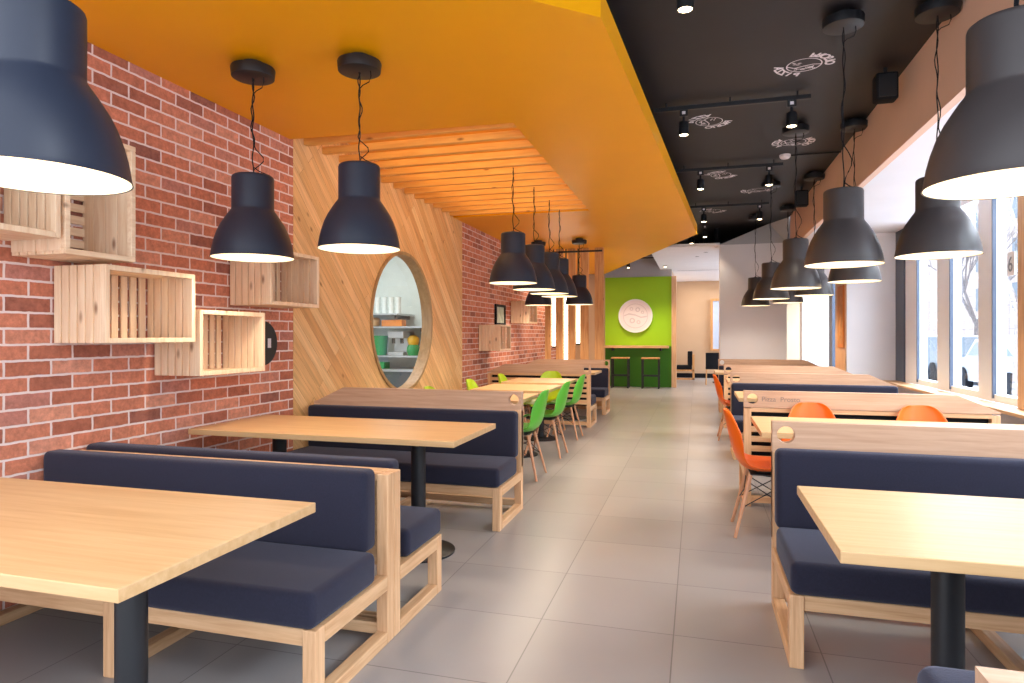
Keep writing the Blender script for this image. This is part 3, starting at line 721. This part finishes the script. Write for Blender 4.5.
for i, (x, lab) in enumerate([(-1.86, 'left one of two black bar stools under the green wall shelf'), (-1.11, 'right one of two black bar stools under the green wall shelf')]):
    s = s0 if i == 0 else copy_tree(s0)
    s.location = (x, 16.55, 0); tag(s, lab, 'bar stool', 'black bar stools')
e = empty('round_sign', (-1.52, 16.95, 1.82), 'round white relief sign on the green wall', 'sign')
m = MB(); m.cyl((0, -0.05, 0), (0, 0, 0), 0.43, n=48); m.obj('disc', noise_plain('sign_white', (232, 220, 224), rough=0.6, var=0.02), e, 40)
MB().holed(circle(0, 0, 0.43, 48), [circle(0, 0, 0.40, 48)], lambda a, b: (a, -0.05, b), (0, -0.015, 0)).obj('rim', M['white'], e, 40)
def ringarc(m, r0, r1, a0, a1, to, n=20):
    A = [to(r0 * math.cos(a0 + (a1 - a0) * k / n), r0 * math.sin(a0 + (a1 - a0) * k / n)) for k in range(n + 1)]
    B = [to(r1 * math.cos(a0 + (a1 - a0) * k / n), r1 * math.sin(a0 + (a1 - a0) * k / n)) for k in range(n + 1)]
    va = [m.bm.verts.new(p) for p in A]; vb = [m.bm.verts.new(p) for p in B]
    for k in range(n): m.bm.faces.new((va[k], va[k + 1], vb[k + 1], vb[k]))
sm = noise_plain('sign_relief', (206, 192, 200), rough=0.6, var=0.04)
m = MB(); to = lambda a, b: (a, -0.053, b)
ringarc(m, 0.30, 0.315, 0, 2 * PI, to, 40)
m.poly([to(*p) for p in [(-0.29, 0.02), (-0.16, 0.07), (0.0, 0.04), (0.14, -0.02), (0.29, 0.0), (0.29, -0.03), (0.14, -0.055), (0, 0.005), (-0.16, 0.035), (-0.29, -0.01)]])
for (a, b, r) in ((0.06, 0.16, 0.06), (-0.1, 0.18, 0.045), (0.18, 0.09, 0.04), (-0.08, -0.12, 0.07), (0.08, -0.16, 0.05)):
    ringarc(m, r * 0.55, r, 0, 2 * PI, lambda p, q: to(a + p, b + q), 20)
m.obj('relief', sm, e)
# passage seating
e = empty('bench_seat', (-0.35, 20.3, 0), 'small black cushioned wooden seat in the passage beyond the green wall', 'bench')
MB().box(-0.3, 0.28, -0.3, 0.3, 0.25, 0.30).box(-0.3, -0.25, -0.3, 0.3, 0, 0.25).box(0.22, 0.28, -0.3, 0.3, 0, 0.75).box(-0.3, 0.28, -0.3, -0.25, 0, 0.05).obj('frame', M['plank'], e)
MB().box(-0.3, 0.2, -0.29, 0.29, 0.30, 0.42, 0.02).obj('seat_cushion', M['blackmatt'], e)
MB().box(0.08, 0.22, -0.29, 0.29, 0.42, 0.84, 0.02).obj('back_cushion', M['blackmatt'], e)
e = empty('side_table', (0.62, 19.0, 0), 'dark small table beside the passage window', 'table')
MB().box(-0.3, 0.25, -0.3, 0.3, 0.72, 0.75).obj('tabletop', M['plank'], e)
MB().box(-0.05, 0.05, -0.05, 0.05, 0.02, 0.72).box(-0.2, 0.2, -0.2, 0.2, 0, 0.02).obj('column', M['black'], e)
e = empty('side_chair', (0.42, 18.2, 0), 'dark chair beside the small passage table', 'chair')
MB().box(-0.2, 0.2, -0.2, 0.2, 0.42, 0.46, 0.01).obj('seat', M['blackmatt'], e)
MB().box(-0.2, 0.2, -0.2, -0.16, 0.46, 0.86, 0.01).obj('backrest', M['blackmatt'], e)
for sx in (-1, 1):
    for sy in (-1, 1): MB().cyl((sx * 0.19, sy * 0.19, 0), (sx * 0.17, sy * 0.17, 0.42), 0.014).obj('leg', M['plank'], e)
# orange board on the pier
e = empty('orange_board', (2.075, 10.66, 1.6), 'orange framed board on the wood side of the white pier', 'sign')
MB().box(-0.02, 0, -0.2, 0.2, -0.46, 0.46, 0.004).obj('board', M['orangesign'], e)
MB().box(-0.024, -0.02, -0.14, 0.14, -0.4, 0.4).obj('face', noise_plain('board_face', (206, 142, 74), var=0.2, scale=8), e)

# ------------------------------------------------------------------ ceiling tracks, spots, prints, speakers
def track(x0, x1, y, label):
    e = empty('track_rail', ((x0 + x1) / 2, y, ZB), label, 'track rail', 'black ceiling track rails')
    h = (x1 - x0) / 2
    MB().box(-h, h, -0.018, 0.018, -0.075, -0.04, 0.003).obj('rail', M['black'], e)
    for x in (-h + 0.1, 0, h - 0.1): MB().cyl((x, 0, -0.042), (x, 0, 0), 0.008, n=8).obj('hanger', M['black'], e)
def make_spot():
    e = empty('ceiling_spot', (0, 0, 0))
    ad = MB().box(-0.035, 0.035, -0.022, 0.022, -0.055, 0.0, 0.004).obj('adapter', M['black'], e)
    MB().box(-0.014, 0.014, -0.026, -0.022, -0.04, -0.015).obj('white_label', M['decal'], ad)
    MB().cyl((0, 0, -0.12), (0, 0, -0.05), 0.012, n=10).obj('stem', M['black'], e)
    hd = MB().lathe([(0, -0.10), (0.036, -0.10), (0.042, -0.11), (0.045, -0.19), (0.045, -0.215), (0.038, -0.215), (0.038, -0.205), (0, -0.2)], n=24)
    hd = hd.obj('head', M['black'], e, 40)
    MB().lathe([(0, -0.222), (0.02, -0.22), (0.037, -0.212), (0.037, -0.206), (0, -0.206)], n=24).obj('lens', M['spotglow'], hd, 60)
    return e
sp0 = None
def spot(x, y, z, label, watts=14):
    global sp0
    if sp0 is None: e = sp0 = make_spot()
    else: e = copy_tree(sp0)
    e.location = (x, y, z); tag(e, label, 'spotlight', 'black track spotlights')
    if watts:
        l = bpy.data.lights.new('spot_light', 'SPOT'); l.energy = watts; l.color = (1, 0.84, 0.62); l.spot_size = math.radians(95); l.spot_blend = 0.7; l.shadow_soft_size = 0.04
        o = bpy.data.objects.new('spot_light', l); COL.objects.link(o); o.location = (x, y, z - 0.235)
zr = ZB - 0.075
track(-0.4, 0.75, 3.58, 'nearest black track rail at the very top of the black ceiling')
track(-0.36, 0.9, 5.82, 'second black track rail from the camera, right above the first pair of lit spots')
track(-0.25, 0.95, 8.03, 'third black track rail from the camera on the black ceiling')
track(-0.12, 1.03, 10.36, 'fourth black track rail from the camera on the black ceiling')
SP = 42
spot(-0.06, 3.58, zr, 'nearest lit spotlight, at the top edge beside the yellow soffit', SP)
spot(-0.11, 5.82, zr, 'left lit spotlight on the second rail, beside the yellow edge', SP)
spot(0.755, 5.82, zr, 'right lit spotlight on the second rail', SP)
spot(0.04, 8.03, zr, 'left lit spotlight on the third rail', SP)
spot(0.80, 8.03, zr, 'right lit spotlight on the third rail', SP)
spot(0.10, 10.36, zr, 'left lit spotlight on the fourth rail', SP)
spot(0.90, 10.36, zr, 'right lit spotlight on the fourth rail', SP)
spot(0.14, 12.5, ZB, 'lit spotlight past the fourth rail, nearest of three trailing spots', SP)
spot(-0.10, 13.3, ZB, 'lit spotlight, middle of three trailing spots past the soffit corner', SP)
spot(-0.39, 14.2, ZB, 'lit spotlight, farthest of three trailing spots past the soffit corner', SP)
e = empty('track_rail', (-1.45, 16.1, ZB), 'black track rail hanging before the green wall', 'track rail', 'black ceiling track rails')
MB().box(-0.95, 0.85, -0.015, 0.015, -0.16, -0.13).obj('rail', M['black'], e)
for x in (-0.8, 0, 0.75): MB().cyl((x, 0, -0.14), (x, 0, 0), 0.008, n=8).obj('hanger', M['black'], e)
for x, lab in ((-2.22, 'left spotlight on the rail before the green wall'), (-1.62, 'middle spotlight on the rail before the green wall'), (-0.74, 'right spotlight on the rail before the green wall')):
    spot(x, 16.1, ZB - 0.16, lab, 120)

# white printed pizza emblems on the black ceiling
def emblem(x, y, r, rot, label):
    e = empty('ceiling_emblem', (x, y, ZB), label, 'emblem', 'white emblems printed on the black ceiling', rz=rot)
    Z = -0.003; to = lambda a, b: (a, b, Z)
    m = MB()
    ringarc(m, r * 0.93, r, 0, 2 * PI, to, 48)
    # wavy folded slice
    m.poly([to(*(r * a, r * b)) for a, b in [(-0.95, 0.1), (-0.5, 0.42), (0.0, 0.2), (0.5, 0.02), (0.93, 0.1), (0.93, 0.02), (0.5, -0.06), (0.0, 0.1), (-0.5, 0.32), (-0.93, 0.0)]])
    ringarc(m, r * 0.55, r * 0.62, 0.3, 2.6, to, 20)
    for a, b, q in ((0.0, 0.62, 0.13), (0.42, 0.42, 0.16), (-0.4, 0.62, 0.1), (0.62, 0.6, 0.08), (0.18, 0.36, 0.08)):
        ringarc(m, r * q * 0.55, r * q, 0, 2 * PI, lambda p, s_: to(r * a + p, r * b + s_), 16)
    for a, b in ((-0.55, -0.2), (-0.3, -0.35), (-0.62, -0.42), (-0.35, -0.12)):
        m.poly([to(r * (a - 0.14), r * b), to(r * a, r * (b + 0.05)), to(r * (a + 0.16), r * (b + 0.02)), to(r * a, r * (b - 0.07))])
    m.obj('emblem_ring', M['decal'], e)
    for word, a0 in (('PIZZA', math.radians(138)), ('PROSTO', math.radians(-38))):
        # words set on an arc outside the ring, readable from below
        n = len(word); st = math.radians(92) / n
        for i, ch in enumerate(word):
            a = a0 + (i - n / 2 + 0.5) * st * (1 if a0 > 0 else 1)
            t = text_mesh(ch, r * 0.74, M['decal'], 'letter', 0.003); t.parent = e
            bb = [v.co for v in t.data.vertices]; mx = (min(v.x for v in bb) + max(v.x for v in bb)) / 2
            out = Vector((math.cos(a), math.sin(a), 0)); tang = Vector((-math.sin(a), math.cos(a), 0))
            # letter x runs along the tangent, letter y points inwards (seen from below)
            Mx = Matrix((tang, -out, Vector((0, 0, 1)))).transposed() if False else Matrix((tang, out * -1, tang.cross(out * -1))).transposed()
            t.matrix_local = Matrix.Translation(out * r * 1.66 - tang * mx + Vector((0, 0, Z))) @ Mx.to_4x4()
    return e
emblem(0.77, 5.27, 0.125, math.radians(0), 'nearest white round emblem with curved lettering on the black ceiling')
emblem(0.11, 6.42, 0.125, math.radians(90), 'white emblem between second and third rail beside the yellow edge')
emblem(0.97, 7.35, 0.125, math.radians(40), 'white emblem just before the third rail, right side')
emblem(0.29, 8.6, 0.125, math.radians(100), 'white emblem just past the third rail, left side')
emblem(0.80, 9.65, 0.125, math.radians(20), 'white emblem just before the fourth rail, right side')
emblem(0.25, 11.05, 0.125, math.radians(80), 'farthest white emblem, past the fourth rail')
# smoke detector with conduit
e = empty('smoke_detector', (0.95, 7.85, ZB), 'white round smoke detector on the black ceiling with a thin conduit', 'smoke detector')
MB().lathe([(0, -0.045), (0.04, -0.042), (0.055, -0.03), (0.06, -0.012), (0.06, 0), (0, 0)], n=28).obj('body', M['decal'], e, 40)
MB().cyl((0.05, 0, -0.01), (0.57, 0, -0.01), 0.007, n=8).obj('conduit', M['blackmatt'], e)
# wall speakers below the black ceiling by the bulkhead
def speaker(x, y, label, s=1.0):
    e = empty('ceiling_speaker', (x, y, ZB), label, 'speaker', 'black speakers along the bulkhead')
    m = MB(); m.box(-0.09 * s, 0.09 * s, -0.075 * s, 0.075 * s, -0.30 * s, -0.06 * s, 0.02 * s, 3); o = m.obj('cabinet', M['blackmatt'], e, 40)
    MB().box(-0.07 * s, 0.07 * s, -0.082 * s, -0.074 * s, -0.28 * s, -0.08 * s, 0.003).obj('grille', M['black'], e)
    MB().cyl((0, 0, -0.07), (0, 0, 0), 0.015, n=10).obj('bracket', M['black'], e)
speaker(1.37, 5.5, 'near black speaker hanging from the black ceiling at the beige bulkhead', 0.85)
speaker(1.37, 9.6, 'far black speaker hanging from the black ceiling at the beige bulkhead', 0.9)
# suspension posts behind the soffit corner
for x, y, lab in ((0.0, 14.4, 'left black suspension post beyond the soffit corner'), (0.17, 13.7, 'middle black suspension post beyond the soffit corner'), (0.36, 12.95, 'right black suspension post above the white box wall')):
    o = MB().cyl((0, 0, 3.0), (0, 0, ZB), 0.045, n=14).obj('suspension_post', M['blackmatt'], None, 40); o.location = (x, y, 0)
    tag(o, lab, 'post', 'black suspension posts')
# recessed ring lamp in white ceiling
e = empty('recessed_light', (2.1, 6.75, ZW), 'white recessed ring light in the bright ceiling by the windows', 'ceiling light')
MB().lathe([(0.05, -0.001), (0.05, -0.012), (0.085, -0.01), (0.09, 0), (0.05, -0.001)], n=32).obj('ring', M['greywall'], e, 40)
MB().lathe([(0, -0.004), (0.05, -0.004), (0.05, 0), (0, 0)], n=32).obj('lens', M['decal'], e)

# ------------------------------------------------------------------ kitchen seen through the round window
struct('wall_kitchen_back', MB().box(-6.2, WX - 0.1, 9.55, 9.65, 0, 2.9), M['kitchenwall'])
struct('wall_kitchen_left', MB().box(-6.2, -6.1, 3.5, 9.4, 0, 2.9), M['kitchenwall'])
struct('ceiling_kitchen', MB().box(-6.2, WX - 0.1, 3.5, 9.5, 2.9, 2.95), M['white'])
struct('floor_kitchen', MB().box(-6.2, -5.4, 3.5, 9.5, -0.1, 0), M['tile'])
e = empty('kitchen_counter', (-4.6, 9.3, 0), 'steel kitchen counter seen through the round window', 'counter')
MB().box(-0.9, 0.9, -0.45, 0.2, 0.78, 0.82, 0.004).obj('countertop', M['steel'], e)
MB().box(-0.88, 0.88, -0.42, 0.2, 0, 0.78).obj('cabinet', noise_plain('dark_steel', (96, 104, 108), rough=0.4, metallic=0.4), e)
def kshelf(z, x0, x1, label):
    e = empty('wall_shelf', ((x0 + x1) / 2, 9.55, z), label, 'shelf'); h = (x1 - x0) / 2
    MB().box(-h, h, -0.65, 0, -0.025, 0).obj('board', M['steel'], e)
    for x in (-h + 0.1, h - 0.1): MB().box(x - 0.012, x + 0.012, -0.5, 0, -0.08, -0.025).obj('bracket', M['black'], e)
kshelf(1.655, -5.2, -4.33, 'upper steel shelf carrying white cups behind the round window')
kshelf(1.46, -5.2, -3.9, 'middle steel shelf carrying an orange tray behind the round window')
kshelf(1.02, -5.2, -3.7, 'lower steel shelf with green containers behind the round window')
cup0 = None
for i in range(4):
    for j in range(4):
        if cup0 is None: o = cup0 = MB().lathe([(0, 0), (0.036, 0), (0.045, 0.06), (0.041, 0.06), (0.033, 0.006), (0, 0.006)], n=14).obj('paper_cup', M['cupwhite'], None, 40)
        else: o = cup0.copy(); COL.objects.link(o)
        o.location = (-4.75 + i * 0.115, 9.1, 1.656 + 0.0645 * j)
        tag(o, 'small white cup in the stacked rows on the shelf behind the round window', 'cup', 'white cups stacked on the kitchen shelf')
def kit(o, loc, label, cat): o.location = loc; tag(o, label, cat)
kit(MB().box(-0.17, 0.17, -0.08, 0.08, 0, 0.10, 0.006).obj('serving_tray', M['orangesign']), (-4.45, 9.05, 1.46), 'orange tray on the middle kitchen shelf behind the round window', 'tray')
kit(MB().lathe([(0, 0), (0.05, 0), (0.08, 0.03), (0.085, 0.10), (0.06, 0.13), (0, 0.14)], n=20).obj('brown_pot', M['oak_y'], None, 50), (-4.78, 9.08, 1.46), 'small brown pot left of the orange tray behind the round window', 'pot')
e = empty('coffee_machine', (-4.40, 9.2, 1.02), 'grey steel coffee machine between green containers behind the round window', 'machine')
MB().box(-0.13, 0.13, -0.2, 0.2, 0, 0.05, 0.005).box(-0.13, 0.13, 0.02, 0.2, 0.05, 0.36, 0.005).box(-0.13, 0.13, -0.2, 0.2, 0.26, 0.37, 0.01).obj('body', M['steel'], e)
for x in (-0.07, 0.07): MB().cyl((x, -0.12, 0.18), (x, -0.12, 0.26), 0.025).obj('spout', M['black'], e, 40)
kit(MB().lathe([(0, 0), (0.10, 0), (0.125, 0.30), (0.117, 0.30), (0.095, 0.01), (0, 0.01)], n=24).obj('green_bin', M['plasticgreen'], None, 40), (-4.71, 9.1, 1.02), 'green plastic bin on the lower kitchen shelf behind the round window', 'bin')
kit(MB().lathe([(0, 0), (0.07, 0), (0.09, 0.05), (0.09, 0.1), (0.05, 0.14), (0, 0.15)], n=24).obj('yellow_jar', M['plasticyellow'], None, 50), (-4.15, 9.1, 1.18), 'round yellow jar standing on a green jar behind the round window', 'jar')
kit(MB().lathe([(0, 0), (0.08, 0), (0.10, 0.05), (0.10, 0.11), (0.08, 0.16), (0, 0.16)], n=24).obj('green_jar', M['plasticgreen'], None, 50), (-4.15, 9.1, 1.02), 'round green jar under the yellow one behind the round window', 'jar')
kit(MB().box(-0.12, 0.12, -0.1, 0.1, 0, 0.10, 0.01).obj('green_crate', M['plasticgreen']), (-4.66, 9.0, 0.82), 'low green crate on the kitchen counter behind the round window', 'crate')

# ------------------------------------------------------------------ outdoors
struct('ground', MB().box(RX + 0.25, 60, -10, 90, -0.25, -0.15), M['snow'])
e = empty('building', (24, 40, -0.15), 'pale brown panel building across the street', 'building')
MB().box(0, 8, -32, 40, 0, 14).obj('facade', M['facade'], e)
MB().box(-0.05, 0, -32, 40, 2.9, 3.1).box(-0.05, 0, -32, 40, 6.4, 6.6).obj('ledge', M['snow'], e)
for j in range(3):
    for i in range(10): MB().box(-0.06, 0.0, -31 + i * 7, -28.8 + i * 7, 3.6 + j * 3.5, 5.6 + j * 3.5).obj('window', M['carglass'], e)
def car(x, y, mat, label, rz=0.0):
    e = empty('parked_car', (x, y, -0.15), label, 'car', 'parked cars outside the windows', rz)
    side = [(-2.1, 0.3), (2.05, 0.3), (2.15, 0.55), (2.05, 0.78), (1.2, 0.92), (0.55, 1.38), (-0.95, 1.42), (-1.7, 0.98), (-2.15, 0.9), (-2.2, 0.5)]
    MB().poly([(-0.85, a, b) for a, b in side], (1.7, 0, 0)).obj('body', mat, e)
    win = [(1.05, 0.95), (0.5, 1.3), (-0.9, 1.34), (-1.5, 1.0)]
    MB().poly([(-0.86, a, b) for a, b in win], (1.72, 0, 0)).obj('side_window', M['carglass'], e)
    for sx in (-1, 1):
        for yy in (-1.35, 1.35): MB().cyl((sx * 0.72, yy, 0.32), (sx * 0.9, yy, 0.32), 0.32, n=24).obj('wheel', M['blackmatt'], e, 40)
    MB().box(-0.7, 0.7, -0.9, 0.5, 1.38, 1.47, 0.04).obj('snow_cap', M['snow'], e)
car(7.6, 18.4, M['carwhite'], 'white parked car outside the nearest window pane')
car(7.8, 24.0, M['cargrey'], 'grey parked car outside the middle window pane')
car(8.0, 29.8, M['carwhite'], 'white parked car outside the farthest window pane')
car(11.0, 26.5, M['carred'], 'dull red car parked in the second row outside')
def tree(x, y, label):
    m = MB(); rnd = random.Random(int(x * 10))
    def br(p, d, L, r, k):
        q = p + d * L; m.cyl(p, q, r, r * 0.7, 8)
        if k == 0: return
        for _ in range(3):
            nd = (d + Vector((rnd.uniform(-.8, .8), rnd.uniform(-.8, .8), rnd.uniform(0, .5)))).normalized()
            br(q, nd, L * 0.72, r * 0.62, k - 1)
    br(Vector((0, 0, 0)), Vector((0.03, 0.02, 1)).normalized(), 1.9, 0.11, 5)
    o = m.obj('bare_tree', M['bark']); o.location = (x, y, -0.15); tag(o, label, 'tree', 'bare trees outside')
tree(6.3, 15.6, 'bare winter tree outside the nearest window pane')
tree(10.5, 29.5, 'bare winter tree far outside behind the parked cars')
# number sticker on the glass
e = empty('number_sticker', (RX + 0.08, 7.06, 1.99), 'white square sticker with grey figure 6 on the window glass', 'sticker')
MB().box(-0.003, 0.0, -0.075, 0.075, -0.11, 0.11).obj('card', M['whiteframe'], e)
t = text_mesh('6', 0.2, noise_plain('sticker_grey', (132, 142, 156), var=0.02), 'figure'); t.parent = e
t.rotation_euler = (PI / 2, 0, -PI / 2); t.location = (-0.005, 0.055, -0.07)

# ------------------------------------------------------------------ light
wd = bpy.data.worlds.new('world'); SC.world = wd; wd.use_nodes = True
bg = wd.node_tree.nodes['Background']; bg.inputs['Color'].default_value = (0.86, 0.92, 1.0, 1); bg.inputs['Strength'].default_value = 2.95
def area(name, loc, rot, sx, sy, W, col):
    l = bpy.data.lights.new(name, 'AREA'); l.shape = 'RECTANGLE'; l.size = sx; l.size_y = sy; l.energy = W; l.color = col
    o = bpy.data.objects.new(name, l); COL.objects.link(o); o.location = loc; o.rotation_euler = rot
    return o
# overcast sky light falling in through the windows from outside, above the sight line
area('sky_light', (5.6, 5.0, 5.2), (0, math.radians(52), 0), 3.0, 14.0, 2900, (0.86, 0.93, 1.0))
area('sky_light_far', (5.6, 17.0, 5.2), (0, math.radians(52), 0), 3.0, 8.0, 2000, (0.86, 0.93, 1.0))
area('kitchen_light', (-4.5, 7.5, 2.85), (0, 0, 0), 1.5, 2.5, 60, (0.95, 1, 0.97))
area('passage_light', (0.0, 19.2, 2.97), (0, 0, 0), 0.7, 2.5, 36, (1, 0.86, 0.68))
# warm wash above the slats and behind the plank screen
area('slat_wash', (-2.1, 6.3, ZY + 0.215), (0, 0, 0), 1.4, 3.2, 24, (1, 0.66, 0.28))  # added lamp with no fitting, warms the faces of the beams
area('screen_wash', (-2.3, 14.0, ZY - 0.02), (0, 0, 0), 1.0, 2.5, 60, (1, 0.74, 0.42))
